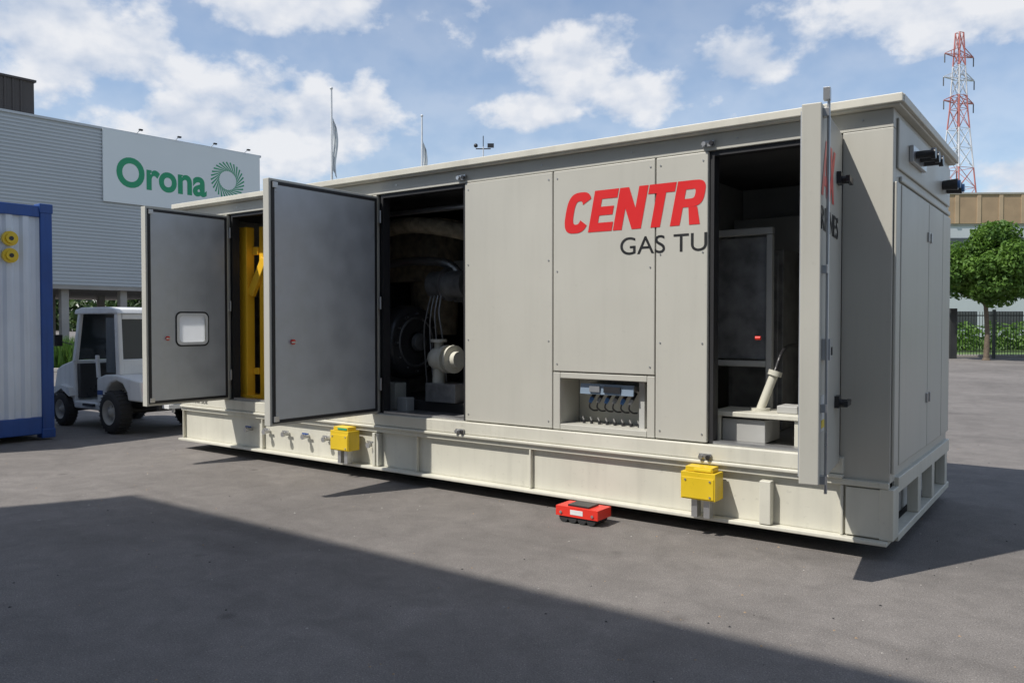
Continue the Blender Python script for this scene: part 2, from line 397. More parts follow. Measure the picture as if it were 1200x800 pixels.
for s in (1.32,5.36):
    b=B()
    b.box(-s-.14,-s+.14,-.20,-.04,.29,.50,YEL); b.box(-s-.11,-s+.11,-.18,-.058,.502,.54,YEL)
    b.box(-s-.13,-s+.13,-.206,-.201,.30,.46,YEL)
    b.cyl((-s-.10,-.212,.44),(-s-.10,-.20,.44),.008,.008,STEEL,8); b.cyl((-s+.10,-.212,.32),(-s+.10,-.20,.32),.008,.008,STEEL,8); b.cyl((-s+.10,-.212,.44),(-s+.10,-.20,.44),.008,.008,STEEL,8)
    b.box(-s-.04,-s+.10,-.187,-.1801,.508,.53,GREEN if s>5 else SIGNP)
    b.box(-s-.07,-s-.02,-.16,-.085,.145,.288,STEEL); b.box(-s+.03,-s+.08,-.16,-.085,.145,.288,STEEL)
    b.obj('lifting_lug_box',E,.012)
b=B()
for i,s in enumerate((5.75,6.1,6.45,6.8,7.15,5.05)):
    b.cyl((-s,.03,.36),(-s,-.07,.36),.02,.02,STEEL,10); b.cyl((-s,-.07,.36),(-s,-.09,.36),.03,.03,STEEL,12); b.box(-s-.05,-s+.05,-.05,-.035,.385,.40,BLUE if i%3==1 else STEEL)
    b.cyl((-s,-.04,.36),(-s,-.04,.39),.01,.01,STEEL,8)
b.obj('drain_valves',E)
text('sill_marking',"TANK SIDE",LBLK,-8.35,-8.0,.615,.655,-.036,E)
b=B()
b.box(.001,.02,.20,W-.03,2.64,2.68,PANEL)
b.box(.001,.022,.02,.16,.60,2.62,PANEL)
for y0,y1 in ((.19,1.30),(1.32,2.02),(2.04,2.47)): b.box(.001,.024,y0,y1,.64,2.62,PANEL)
b.box(.001,.018,.10,W-.05,2.72,3.07,PANEL)
b.obj('end_panels',E,.008)
b=B()
for y in (.55,.72,.9): b.cyl((.02,y,2.88),(.15,y,2.88),.028,.028,BLACK,14); b.cyl((.15,y,2.88),(.18,y,2.88),.04,.04,BLACK,14)
b.box(.02,.05,.45,1.0,2.82,2.94,STEEL)
for y in (2.0,2.25): b.cyl((.02,y,2.86),(.14,y,2.86),.04,.05,BLACK,14); b.cyl((.14,y,2.86),(.16,y,2.86),.035,.035,BLUEP,14)
for y in (1.25,1.38):
    for z in (1.0,2.3): b.box(.025,.04,y-.015,y+.015,z,z+.08,STEEL)
b.obj('end_fittings',E,.004)
b=B(); b.box(-1.05,-.55,.3,.55,3.172,3.21,WOOD); b.box(-.22,-.02,.05,.8,3.172,3.225,WOOD); b.box(-.9,-.75,.25,.5,3.212,3.235,WOOD); b.obj('timber_offcuts',E,.004)
heavy('lettering_red',"CENTR",-2.675,.35,2.425,-.0105,E,x1=-1.325)
text('lettering_black',"GAS TU",LBLK,-2.10,-1.335,2.215,2.36,-.0085,E)
def door(xh,w,window,name):
    b=B(); t=.085; y1=-.02; y0=y1-w; z0,z1=.70,2.965; x0=xh-t; x1=xh
    if window:
        wy0,wy1,wz0,wz1=-.71,-.33,1.40,1.75
        b.box(x0,x1,y0,wy0,z0,z1,PANEL); b.box(x0,x1,wy1,y1,z0,z1,PANEL)
        b.box(x0,x1,wy0+.0005,wy1-.0005,z0,wz0,PANEL); b.box(x0,x1,wy0+.0005,wy1-.0005,wz1,z1,PANEL)
    else: b.box(x0,x1,y0,y1,z0,z1,PANEL)
    b.obj(name,E,0 if window else .006)
    b=B(); m=.055
    b.box(x1,x1+.012,y0+.025,y0+m,z0+.025,z1-.025,GASKET); b.box(x1,x1+.012,y1-m,y1-.025,z0+.025,z1-.025,GASKET)
    b.box(x1,x1+.012,y0+m,y1-m,z0+.025,z0+m,GASKET); b.box(x1,x1+.012,y0+m,y1-m,z1-m,z1-.025,GASKET)
    a0,a1,c0,c1=y0+m+.002,y1-m-.002,z0+m+.002,z1-m-.002
    if window:
        b.box(x1,x1+.008,a0,wy0,c0,c1,GALV); b.box(x1,x1+.008,wy1,a1,c0,c1,GALV); b.box(x1,x1+.008,wy0+.0005,wy1-.0005,c0,wz0,GALV); b.box(x1,x1+.008,wy0+.0005,wy1-.0005,wz1,c1,GALV)
        cy_,cz_=(wy0+wy1)/2,(wz0+wz1)/2; hy,hz=(wy1-wy0)/2,(wz1-wz0)/2; i=b.mi(TWHITE); j=b.mi(GASKET)
        def rr(h1,h2,rad,n=6):
            pts=[]
            for q,(sy,sz) in enumerate(((1,1),(-1,1),(-1,-1),(1,-1))):
                for k in range(n+1):
                    a=math.radians(90*q+90*k/n); pts.append((cy_+sy*(h1-rad)+rad*math.cos(a),cz_+sz*(h2-rad)+rad*math.sin(a)))
            return pts
        def ringf(o,n_,x,mi):
            ov=[b.v((x,*p)) for p in o]; iv=[b.v((x,*p)) for p in n_]
            for k in range(len(o)): b.bm.faces.new([ov[k],ov[(k+1)%len(o)],iv[(k+1)%len(o)],iv[k]]).material_index=mi
        ringf(rr(hy+.03,hz+.03,.07),rr(hy+.012,hz+.012,.06),x1+.012,j)
        ringf(rr(hy+.012,hz+.012,.06),rr(hy-.02,hz-.02,.05),x1+.016,i)
        b.box(x1-.04,x1-.03,wy0+.002,wy1-.002,wz0+.002,wz1-.002,FROST)
    else: b.box(x1,x1+.008,a0,a1,c0,c1,GALV)
    b.cyl((x1+.008,y0+.25,1.47),(x1+.03,y0+.25,1.47),.024,.024,RED,14); b.box(x1+.031,x1+.04,y0+.22,y0+.28,1.46,1.475,STEEL)
    for z in (.74,2.88): b.box(x1+.012,x1+.03,y0+.03,y0+.08,z,z+.05,STEEL)
    for z in (.95,1.8,2.7): b.box(x0-.01,x1+.02,y1,y1+.03,z,z+.10,STEEL); b.cyl((x1+.02,y1+.012,z-.01),(x1+.02,y1+.012,z+.12),.012,.012,STEEL,8)
    for k in range(8):
        z=z0+.12+k*(z1-z0-.24)/7
        for yy in (y0+.075,y1-.075): b.cyl((x1+.008,yy,z),(x1+.012,yy,z),.007,.007,STEEL,6)
    b.obj(name+'_lining',E)
door(-7.56,1.07,True,'rear_access_door'); door(-4.95,1.37,False,'engine_bay_door')
DM=Matrix.Translation((-.33,-.012,0))@Matrix.Rotation(math.radians(97),4,'Z')
b=B(DM); b.box(-.98,0,0,.115,.66,2.975,PANEL); b.obj('control_bay_door',E,.006)
b=B(DM); b.box(-.95,-.03,.115,.125,.70,2.94,GALV)
b.cyl((-.90,-.03,.60),(-.90,-.03,3.06),.010,.010,STEEL,8)
b.box(-.925,-.875,-.04,0,3.0,3.075,STEEL)
for z in (.66,1.1,1.95,2.9): b.box(-.93,-.87,-.035,0,z,z+.05,STEEL)
for z in (2.62,1.1): b.box(-.30,-.18,-.03,0,z-.03,z+.05,BLACK); b.cyl((-.24,-.075,z),(-.24,0,z),.028,.028,BLACK,12); b.box(-.30,-.10,-.085,-.06,z-.02,z+.02,BLACK)
b.box(-.90,-.78,-.05,0,1.42,1.55,STEEL); b.box(-.86,-.82,-.055,-.05,1.45,1.5,BLACK)
b.box(-.93,-.80,-.004,0,.98,1.20,TWHITE); b.box(-.92,-.81,-.006,-.004,1.0,1.05,SIGNP)
b.obj('door_latches',E,.003)
heavy('lettering_red_door',"AX",-.975,.35,2.425,-.003,E,M=DM,x1=-.36)
text('lettering_black_door',"RBINES",LBLK,-.97,-.22,2.215,2.36,-.003,E,M=DM)
# bay 3 contents
b=B()
b.box(-1.62,-1.12,1.2,1.75,.69,2.30,ENGG); b.box(-1.58,-1.16,1.185,1.199,.75,2.25,ENGG)
b.box(-1.62,-1.57,.62,.68,.69,2.38,INT); b.box(-1.08,-1.03,.62,.68,.69,2.38,INT); b.box(-1.62,-1.03,.62,.68,2.382,2.44,INT); b.box(-1.569,-1.081,.63,.67,1.28,1.33,INT)
b.box(-1.56,-1.09,.685,.70,1.34,2.37,ENGG)
b.box(-.95,-.30,2.0,2.3,.69,2.4,SKID); b.box(-1.9,-1.1,2.05,2.3,1.6,2.7,INT); b.box(-.64,-.62,1.985,1.999,.75,2.35,BLACK)
b.box(-1.02,-.97,1.5,1.56,.69,2.6,SKID); b.box(-.96,-.5,1.5,1.55,2.45,2.5,SKID); b.box(-.50,-.45,1.5,1.55,.69,2.5,SKID)
b.obj('switchgear_cabinets',E,.008)
b=B()
b.box(-1.38,-.66,.20,.62,.90,.94,SKID)
for x in (-1.36,-.72):
    for y in (.22,.56): b.box(x,x+.05,y,y+.05,.69,.90,SKID)
b.box(-1.30,-.95,.24,.60,.70,.88,INT); b.box(-.88,-.72,.3,.5,.941,1.0,INT)
b.cyl((-1.06,.44,.94),(-.96,.50,1.25),.035,.035,SKID); b.cyl((-.965,.497,1.22),(-.955,.503,1.26),.055,.055,SKID)
b.cyl((-1.06,.44,.941),(-1.06,.44,.96),.08,.08,SKID)
b.curve([(-.96,.50,1.26),(-.94,.6,1.4),(-.98,.9,1.45),(-1.0,1.2,1.45)],.016,BLACK)
b.cyl((-1.0,.15,1.53),(-.96,.15,1.53),.015,.015,RED)
b.obj('lube_oil_unit',E,.006)
# bay 2 contents
b=B()
b.lathe((-5.40,1.02,1.42),[(.0,-.01),(.10,-.01),(.12,.03),(.37,.03),(.42,.0),(.44,-.05),(.44,-.2),(.40,-.22),(.40,-.8)],FLYW,40,'x')
b.lathe((-5.35,1.02,1.42),[(0,.06),(.10,.05),(.11,0)],ENGG,24,'x')
b.lathe((-5.369,1.02,1.42),[(.27,.0),(.285,.012),(.30,0)],ENGG,36,'x')
for i in range(12):
    t=i*.5236; b.cyl((-5.38,1.02+.34*math.cos(t),1.42+.34*math.sin(t)),(-5.35,1.02+.34*math.cos(t),1.42+.34*math.sin(t)),.014,.014,STEEL,8)
b.box(-6.3,-4.2,.5,1.9,.69,.80,CHAS)
b.box(-6.3,-5.6,.7,1.6,.80,1.05,ENGG)
b.obj('gearbox',E,.01)
b=B()
b.cyl((-4.30,.52,1.26),(-4.62,.56,1.26),.085,.085,SKID,16)
b.sph((-4.62,.56,1.26),.13,SKID)
b.cyl((-4.50,.545,1.26),(-4.46,.542,1.26),.15,.15,SKID,20); b.cyl((-4.40,.535,1.26),(-4.37,.53,1.26),.15,.15,SKID,20)
b.cyl((-4.62,.56,1.30),(-4.62,.56,1.44),.05,.05,SKID); b.cyl((-4.62,.56,1.44),(-4.62,.56,1.47),.09,.09,SKID,18)
b.cyl((-4.62,.56,1.0),(-4.62,.56,1.22),.07,.06,SKID); b.box(-4.72,-4.3,.45,.75,.80,1.0,ENGG)
b.box(-5.35,-5.12,.40,.58,.69,.98,SKID); b.box(-5.0,-4.85,.30,.42,.69,.84,INT)
b.obj('intake_valve',E,.008)
b=B()
b.box(-6.3,-5.2,1.2,2.1,2.15,2.9,HOODW); b.cyl((-5.6,1.6,1.5),(-5.6,1.6,2.3),.28,.32,HOODW,20)
b.curve([(-6.2,.7,2.5),(-5.6,.7,2.72),(-5.0,.72,2.74),(-4.3,.9,2.6)],.09,HOODW,14)
b.tube([(-6.2,.6,2.88),(-4.0,.6,2.88)],.03,STEEL); b.curve([(-6.2,.9,2.30),(-5.2,.9,2.36),(-4.7,1.0,2.2),(-4.6,1.1,1.4)],.05,STEEL,12)
b.tube([(-5.98,.46,.9),(-5.98,.46,2.75)],.03,STEEL)
for k in range(5): b.curve([(-5.5-k*.03,.5,.85),(-5.52-k*.04,.48,1.2),(-5.72-k*.02,.46,1.5+k*.05),(-5.85,.48,2.0),(-6.1,.5,2.3+k*.04)],.012,BLACK)
b.curve([(-5.92,.55,1.62),(-5.74,.48,1.80),(-5.70,.48,2.05),(-5.88,.5,2.28)],.05,RED,12); b.cyl((-5.62,.48,1.60),(-5.62,.48,1.90),.08,.08,RED); b.box(-5.86,-5.70,.36,.44,2.05,2.20,RED); b.box(-5.80,-5.68,.40,.46,1.66,1.74,RED)
b.box(-5.2,-4.8,1.5,2.0,1.9,2.4,INT); b.box(-5.64,-5.42,.36,.45,2.30,2.48,TWHITE); b.cyl((-5.0,.9,2.08),(-4.5,.9,2.08),.15,.15,ENGG,20); b.cyl((-4.78,.9,2.08),(-4.74,.9,2.08),.19,.19,STEEL,20)
b.box(-4.9,-4.6,1.6,2.2,.8,1.8,ENGG)
for k in range(4): b.curve([(-4.9+k*.05,.75,1.95),(-4.92+k*.06,.7,1.75),(-4.98+k*.09,.72,1.5),(-5.0+k*.1,.8,.85)],.010,random.choice([BLACK,ENGG,STEEL]))
b.obj('engine_pipework',E,.01)
# bay 1 contents
b=B()
b.box(-7.66,-7.50,.20,.32,.69,2.85,CRANE); b.box(-7.72,-7.36,.18,.46,.69,.74,CRANE); b.box(-7.38,-7.30,.30,.40,.69,2.85,CRANE)
b.beam((-7.49,.26,2.0),(-7.25,.30,2.45),.07,.10,CRANE); b.box(-7.49,-7.385,.28,.34,2.5,2.6,CRANE); b.box(-7.49,-7.385,.28,.34,1.0,1.08,CRANE)
b.box(-7.7,-6.6,.85,.95,2.75,2.88,CRANE)
b.box(-8.3,-7.8,.9,2.0,.69,2.0,ENGG); b.box(-7.1,-6.7,1.4,2.0,.69,1.8,INT)
b.obj('service_hoist',E,.008)

def skate(x,y,m=RED):
    b=B()
    b.box(x-.20,x+.20,y-.11,y+.11,.055,.135,m)
    b.box(x-.10,x+.10,y-.08,y+.08,.136,.15,BLACK)
    for xx in (x-.13,x-.045,x+.045,x+.13):
        b.cyl((xx,y-.10,.045),(xx,y+.10,.045),.043,.043,TYRE,14)
    b.cyl((x-.15,y-.118,.085),(x-.15,y-.112,.085),.012,.012,STEEL,8); b.cyl((x+.15,y-.118,.085),(x+.15,y-.112,.085),.012,.012,STEEL,8)
    b.box(x-.06,x+.06,y-.112,y-.1105,.075,.115,TWHITE)
    b.tube([(x-.20,y-.04,.09),(x-.235,y-.03,.09),(x-.235,y+.03,.09),(x-.20,y+.04,.09)],.009,STEEL,8)
    return b.obj('machinery_skate',None,.007)
skate(-2.28,-.30)
b=B()
for x in (-1.0,-4.3,-7.6):
    for y in (.9,2.2): b.box(x-.3,x+.3,y-.1,y+.1,0,.104,WOOD); b.box(x-.25,x+.25,y-.09,y+.09,.104,.12,WOOD)
b.obj('timber_blocks',E)

# ================================================================ BLUE CONTAINER
E=empty('shipping_container')
X=-10.8; y1=-.63; y0=-3.07; xb=-16.9; zb,zt=.06,3.28
b=B()
for yy in (y0,y1-.16):
    b.box(X-.16,X,yy,yy+.16,zb,zt,BLUE); b.box(xb,xb+.16,yy,yy+.16,zb,zt,BLUE)
    b.box(xb+.161,X-.161,yy+.03,yy+.13,zb+.05,zb+.22,BLUE); b.box(xb+.161,X-.161,yy+.03,yy+.13,zt-.15,zt-.01,BLUE)
b.box(X-.14,X-.01,y0+.161,y1-.161,zb+.03,zb+.27,BLUE); b.box(X-.14,X-.01,y0+.161,y1-.161,zt-.16,zt-.005,BLUE)
for yy in (y0-.01,y1-.17):
    for z in (zb-.03,zt-.10): b.box(X-.17,X+.01,yy,yy+.18,z,z+.13,BLUE)
b.box(xb+.02,X-.02,y0+.04,y1-.04,zt-.03,zt-.008,WHITEC)
b.box(xb+.2,X-.2,y0+.2,y1-.2,zb+.0,zb+.1,CHAS)
b.obj('corner_frame',E,.012)
def corr(a,c,fixed,z0,z1,axis,m,nm):
    b=B(); i=b.mi(m); L=c-a; p=.22; n=max(1,round(L/p)); p=L/n; pts=[]
    for k in range(n):
        o=a+k*p
        pts+= [(o,0),(o+p*.32,0),(o+p*.5,.035),(o+p*.82,.035)]
    pts.append((c,0))
    lo=[];hi=[]
    for t,d in pts:
        P=(fixed-d,t) if axis=='y' else (t,fixed+d)
        lo.append(b.v((*P,z0))); hi.append(b.v((*P,z1)))
    for k in range(len(pts)-1): b.bm.faces.new([lo[k],lo[k+1],hi[k+1],hi[k]]).material_index=i
    b.obj(nm,E)
corr(y0+.161,y1-.161,X-.03,zb+.27,zt-.16,'y',WHITEC,'end_wall')
corr(xb+.161,X-.161,y0+.05,zb+.22,zt-.15,'x',WHITEC,'side_wall')
corr(xb+.161,X-.161,y1-.08,zb+.22,zt-.15,'x',WHITEC,'side_wall_b')
corr(y0+.161,y1-.161,xb+.06,zb+.02,zt-.02,'y',WHITEC,'end_wall_b')
b=B()
for z in (2.79,2.56):
    b.cyl((X-.03,-1.18,z),(X+.02,-1.18,z),.10,.10,YEL,20); b.cyl((X+.02,-1.18,z),(X+.05,-1.18,z),.065,.065,YEL,20); b.cyl((X+.05,-1.18,z),(X+.055,-1.18,z),.03,.03,BLACK,12)
b.obj('cable_ports',E)

# ================================================================ TOW TRACTOR
E=empty('tow_tractor')
b=B(); ya,yb=.16,1.40
b.prof([(-12.62,.34),(-12.66,.62),(-12.58,.90),(-12.40,.97),(-12.02,1.06),(-11.98,.60),(-11.98,.34)],ya+.05,yb-.05,TWHITE)
b.prof([(-11.98,.30),(-11.98,.42),(-11.25,.42),(-11.25,.80),(-11.02,.86),(-10.70,.88),(-10.0,.80),(-9.95,.50),(-10.35,.50),(-10.38,.62),(-10.5,.74),(-10.67,.78),(-10.85,.74),(-10.98,.62),(-11.02,.30)],ya+.03,yb-.03,TWHITE)
b.prof([(-12.6,.28),(-12.6,.36),(-10.0,.50),(-10.0,.36)],ya+.3,yb-.3,CHAS)
b.box(-12.72,-12.64,ya+.05,yb-.05,.30,.50,CHAS)
b.obj('body',E,.03,3)
b=B()
for y in (ya+.05,yb-.12):
    b.prof([(-12.06,1.04),(-11.86,1.80),(-11.78,1.80),(-11.96,1.03)],y,y+.06,TWHITE)
    b.prof([(-10.72,.87),(-10.76,1.80),(-10.66,1.80),(-10.60,.87)],y,y+.07,TWHITE)
    b.prof([(-11.30,.80),(-11.34,1.15),(-11.28,1.15),(-11.24,.80)],y,y+.05,TWHITE)
b.prof([(-11.93,1.785),(-11.90,1.85),(-11.7,1.885),(-10.9,1.885),(-10.66,1.85),(-10.62,1.785)],ya+.03,yb-.03,TWHITE)
b.box(-10.70,-10.63,ya+.121,yb-.121,.87,1.10,TWHITE); b.box(-10.72,-10.65,ya+.121,yb-.121,1.70,1.784,TWHITE)
b.box(-10.70,-10.64,(ya+yb)/2-.03,(ya+yb)/2+.03,1.10,1.70,TWHITE)
b.obj('cab_frame',E,.015)
b=B()
b.box(-10.685,-10.675,ya+.12,yb-.12,1.10,1.70,GLASS)
b.prof([(-12.02,1.06),(-11.84,1.79),(-11.83,1.79),(-12.01,1.06)],ya+.11,yb-.12,GLASS)
b.box(-11.0,-10.74,ya+.055,ya+.065,.90,1.72,GLASS)
b.obj('windows',E)
b=B()
b.box(-11.2,-10.8,ya+.35,ya+.85,.80,.95,BLACK); b.prof([(-10.92,.95),(-10.80,1.42),(-10.74,1.42),(-10.80,.95)],ya+.35,ya+.85,BLACK)
b.beam((-11.85,.7,.9),(-11.62,.7,1.12),.04,.04,BLACK)
c=Vector((-11.60,.7,1.14)); ax=Vector((.75,0,.66)).normalized(); u=Vector((0,1,0)); w=ax.cross(u)
ring=[c+(u*math.cos(k*math.pi/8)+w*math.sin(k*math.pi/8))*.18 for k in range(17)]
for a,d in zip(ring[:-1],ring[1:]): b.cyl(a,d,.014,.014,BLACK,8)
b.beam(ring[0],ring[8],.02,.02,BLACK)
b.box(-12.0,-11.9,ya+.1,yb-.1,.45,1.0,BLACK)
b.obj('seat_and_steering',E,.01)
b=B()
def wheel(x,y,r,wd,out):
    s=-1 if out<0 else 1
    b.lathe((x,y,r),[(r*.58,-wd/2),(r*.80,-wd/2-.004),(r*.95,-wd/2+.02),(r,-wd/2+.05),(r,wd/2-.05),(r*.95,wd/2-.02),(r*.80,wd/2+.004),(r*.58,wd/2)],TYRE,36)
    b.lathe((x,y,r),[(0,s*(wd/2-.01)),(r*.16,s*(wd/2-.01)),(r*.2,s*(wd/2-.04)),(r*.42,s*(wd/2-.06)),(r*.52,s*(wd/2-.01)),(r*.60,s*(wd/2))],HUB,28)
    for k in range(5):
        t=k*1.2566; b.cyl((x+r*.3*math.cos(t),y+s*(wd/2-.055),r+r*.3*math.sin(t)),(x+r*.3*math.cos(t),y+s*(wd/2-.03),r+r*.3*math.sin(t)),.014,.014,STEEL,8)
    for k in range(28):
        t=k*2*math.pi/28; d=Vector((math.cos(t),0,math.sin(t)))
        b.beam(Vector((x,y-wd/2+.02,r))+d*(r-.004),Vector((x,y+wd/2-.02,r))+d*(r-.004),.03,.014,TYRE)
wheel(-10.67,ya+.02,.32,.22,-1); wheel(-10.67,yb-.02,.32,.22,1); wheel(-12.27,ya+.04,.27,.18,-1); wheel(-12.27,yb-.04,.27,.18,1)
b.cyl((-10.67,ya+.1,.32),(-10.67,yb-.1,.32),.05,.05,CHAS)
b.cyl((-12.27,ya+.1,.27),(-12.27,yb-.1,.27),.05,.05,CHAS)
b.obj('wheels',E)
b=B()
b.prof([(-12.60,.5),(-12.52,.62),(-12.27,.66),(-12.02,.62),(-11.97,.5),(-12.0,.48),(-12.27,.60),(-12.55,.48)],ya-.03,ya+.12,TWHITE)
b.box(-9.96,-9.88,.40,1.0,.36,.78,CHAS); b.box(-9.88,-9.70,.45,.65,.40,.46,TWHITE); b.box(-9.88,-9.70,.45,.65,.58,.64,TWHITE); b.cyl((-9.75,.55,.34),(-9.75,.55,.72),.022,.022,STEEL)
b.box(-9.955,-9.92,ya+.08,ya+.2,.62,.72,RED); b.box(-9.955,-9.92,yb-.2,yb-.08,.62,.72,RED)
b.cyl((-12.66,ya+.22,.72),(-12.62,ya+.22,.72),.07,.07,STEEL); b.cyl((-12.66,yb-.22,.72),(-12.62,yb-.22,.72),.07,.07,STEEL)
b.beam((-12.0,ya+.04,1.3),(-12.1,ya-.12,1.36),.015,.015,BLACK); b.box(-12.12,-12.08,ya-.2,ya-.08,1.28,1.46,BLACK)
b.box(-11.6,-11.3,ya-.02,ya+.03,.36,.40,BLACK)
b.box(-11.22,-11.06,ya+.024,ya+.029,.55,.62,BLUE)
b.obj('lamps_and_hitch',E,.006)

# ================================================================ OFFICE BUILDING
E=empty('office_building'); M=FR(-17.2,55,50.5)
b=B(M)
b.box(-45,0,0,22,3.76,12.85,CLAD)
b.box(-45.1,.1,-.1,22.1,12.85,12.98,CLADL)
b.box(-45,0,.02,21.9,3.55,3.755,CONC)
b.obj('cladding_walls',E)
b=B(M)
n=46
for i in range(n):
    z=3.80+i*(9.0/n)
    b.box(-45,0,-.035,-.001,z,z+.10,CLADL)
b.obj('cladding_ribs',E)
b=B(M)
for k in range(13): b.box(-2.6-k*3.3,-2.2-k*3.3,.5,.9,0,3.55,CONC); b.box(-2.6-k*3.3,-2.2-k*3.3,11,11.4,0,3.55,CONC)
b.box(-45,-30,8,21,0,3.54,TANL)
b.obj('columns',E)
b=B(M); b.box(-30,-13.6,1.0,9,12.98,15.0,DCLAD); b.box(-30.1,-13.5,.9,9.1,15.0,15.12,DCLAD)
for k in range(40): b.box(-29.9+k*.4,-29.8+k*.4,.95,.999,13.0,14.98,DCLAD)
b.obj('roof_plant_room',E)
b=B(M); b.box(-10.4,-.05,-.16,-.06,8.7,12.90,SIGNW); b.obj('name_sign',E)
b=B(M)
for k in range(4):
    x=-8.4+k*2.4; b.beam((x,-.1,12.95),(x,-.6,13.12),.03,.03,CLAD); b.box(x-.10,x+.10,-.7,-.55,13.04,13.13,CHAS)
b.obj('sign_lamps',E)
text('sign_text',"Orona",GREEN,-9.65,-3.95,9.65,11.45,-.165,E,M=M,offset=.03)
b=B(M)
for k in range(28):
    a=k*2*math.pi/28; r0,r1=.62,1.2
    p=Vector((-2.45+math.cos(a)*r0,-.168,10.95+math.sin(a)*r0)); q=Vector((-2.45+math.cos(a+.75)*r1,-.168,10.95+math.sin(a+.75)*r1))
    d=(q-p).normalized(); nn=Vector((-d.z,0,d.x))
    i=b.mi(GREEN); b.bm.faces.new([b.v(p-nn*.02),b.v(q-nn*.05),b.v(q+nn*.05),b.v(p+nn*.02)]).material_index=i
b.obj('sign_logo',E)
# ================================================================ FLAGPOLES
def flagpole(r,f,h):
    E=empty('flagpole'); b=B(FR(r,f))
    b.cyl((0,0,0),(0,0,h),.08,.04,POLE,12); b.sph((0,0,h+.05),.07,POLE); b.box(-.3,.3,-.3,.3,0,.15,CONC); b.obj('pole',E)
    b=B(FR(r,f)); i=b.mi(SIGNW); N=7; g=[]
    for a in range(9):
        z=h-1.2-a*.28; row=[]
        for k in range(N): row.append(b.v((.05+k*.028*(1+.35*math.sin(a*.8)), .10*math.sin(k*2.1+a*.35), z-.07*k)))
        g.append(row)
    for a in range(8):
        for k in range(N-1): f_=b.bm.faces.new([g[a][k],g[a][k+1],g[a+1][k+1],g[a+1][k]]); f_.material_index=i; f_.smooth=True
    b.obj('flag',E)
flagpole(-7.8,35,11.7); flagpole(-4.45,40,11.8)
E=empty('weather_mast'); b=B(FR(-1.35,38))
b.cyl((0,0,0),(0,0,9.9),.05,.03,POLE); b.cyl((-.35,0,9.8),(.35,0,9.8),.025,.025,BLACK); b.sph((-.35,0,9.95),.1,BLACK); b.box(.2,.5,-.02,.02,9.85,10.05,BLACK); b.cyl((0,0,9.9),(0,0,10.4),.02,.02,BLACK); b.obj('mast',E)

# ================================================================ RIGHT BACKGROUND
E=empty('factory_building'); M=FR(39,75,-2)
b=B(M)
b.box(0,60,0,25,0,10.6,CLADL); b.box(-.2,60.2,-.15,25.1,10.8,13.5,TAN); b.box(-.3,60.3,-.25,25.2,13.5,13.65,CONC)
b.box(-.1,60.1,-.08,25,10.6,10.8,CONC)
for k in range(31): b.box(k*2,k*2+.35,-.22,-.15,10.8,13.45,TANL)
b.obj('walls',E)
b=B(M)
for k in range(14):
    for z in (1.0,4.5,7.8): b.box(1+k*4.2,4.2+k*4.2,-.03,.05,z,z+1.7,GLASS)
b.obj('windows',E)
E=empty('electricity_pylon'); b=B(FR(67.8,123,20))
def half(z): return 3.2-(3.2-.85)*min(z/34,1) if z<34 else .85-(z-34)/11*.45
zs=[0,5,10,14.5,18.5,22,25,28,31,34,36,38.5,40.5,42.5,45.5]
for j,(z0,z1) in enumerate(zip(zs[:-1],zs[1:])):
    h0,h1=half(z0),half(z1); m=PRD if (j%4) in (0,1) else PWH
    c0=[(sx*h0,sy*h0,z0) for sx,sy in ((-1,-1),(1,-1),(1,1),(-1,1))]; c1=[(sx*h1,sy*h1,z1) for sx,sy in ((-1,-1),(1,-1),(1,1),(-1,1))]
    for k in range(4):
        n_=(k+1)%4
        b.beam(c0[k],c1[k],.15,.15,m); b.beam(c0[k],c1[n_],.065,.065,m); b.beam(c0[n_],c1[k],.065,.065,m); b.beam(c1[k],c1[n_],.065,.065,m)
for z,w in ((42,2.9),(38.5,3.1),(35,3.0)):
    for s in (-1,1):
        m=PRD if z!=38.5 else PWH
        for y in (-.5,.5): b.beam((s*.4,y,z),(s*w,0,z+.05),.11,.11,m); b.beam((s*.4,y,z+1.2),(s*w,0,z+.1),.09,.09,m)
        b.beam((s*w*.55,0,z),(s*w*.55,0,z+.6),.07,.07,m)
        b.cyl((s*w,0,z),(s*w,0,z-1.3),.08,.08,DARK,8)
b.obj('lattice',E)
E=empty('metal_fence'); b=B(FR(0,0))
for k in range(150):
    r=17.2+k*.13
    b.cyl((r,37,.15),(r,37,2.15),.014,.014,FENCE,6)
for z in (.3,1.95): b.box(17.1,37,36.97,37.03,z,z+.05,FENCE)
for k in range(9): b.box(17.1+k*2.5,17.2+k*2.5,36.94,37.06,0,2.25,FENCE)
b.box(20.05,20.35,36.8,37.2,0,2.3,CHAS)
b.obj('railings',E)
def tree(r,f,h,cr,seed,n=26000):
    random.seed(seed); E=empty('tree'); M=FR(r,f); b=B(M)
    zc=h*.70; zt=h*.40
    pts=[(0,0,0),(.04,0,zt*.5),(-.03,.03,zt),(.02,0,zc)]; rs=[.13,.10,.085,.04]
    for k in range(3): b.cyl(pts[k],pts[k+1],rs[k],rs[k+1],BARK,12,False)
    b.cyl((0,0,-.05),(0,0,.12),.2,.13,BARK,12,False)
    cl=[]
    for k in range(46):
        d=Vector((random.gauss(0,1),random.gauss(0,1),random.gauss(0,1))).normalized()*random.uniform(.5,.98)
        c=Vector((d.x*cr*.95,d.y*cr*.95,zc-.05+d.z*h*.25)); rr=random.uniform(.24,.42)*cr
        cl.append((M@c,(rr,rr,rr*.7)))
        if k%3==0: b.cyl((0,0,random.uniform(zt*.9,zc)),c,.04,.012,BARK,6,False)
    cl.append((M@Vector((0,0,zc)),(cr*.7,cr*.7,h*.18)))
    b.obj('trunk',E)
    leaves('crown',cl,n,.10,LEAF,E)
tree(20.75,35.2,5.95,2.15,3); tree(24.9,36.5,6.1,2.2,11,20000); tree(30,40,6.5,2.0,21,6000)
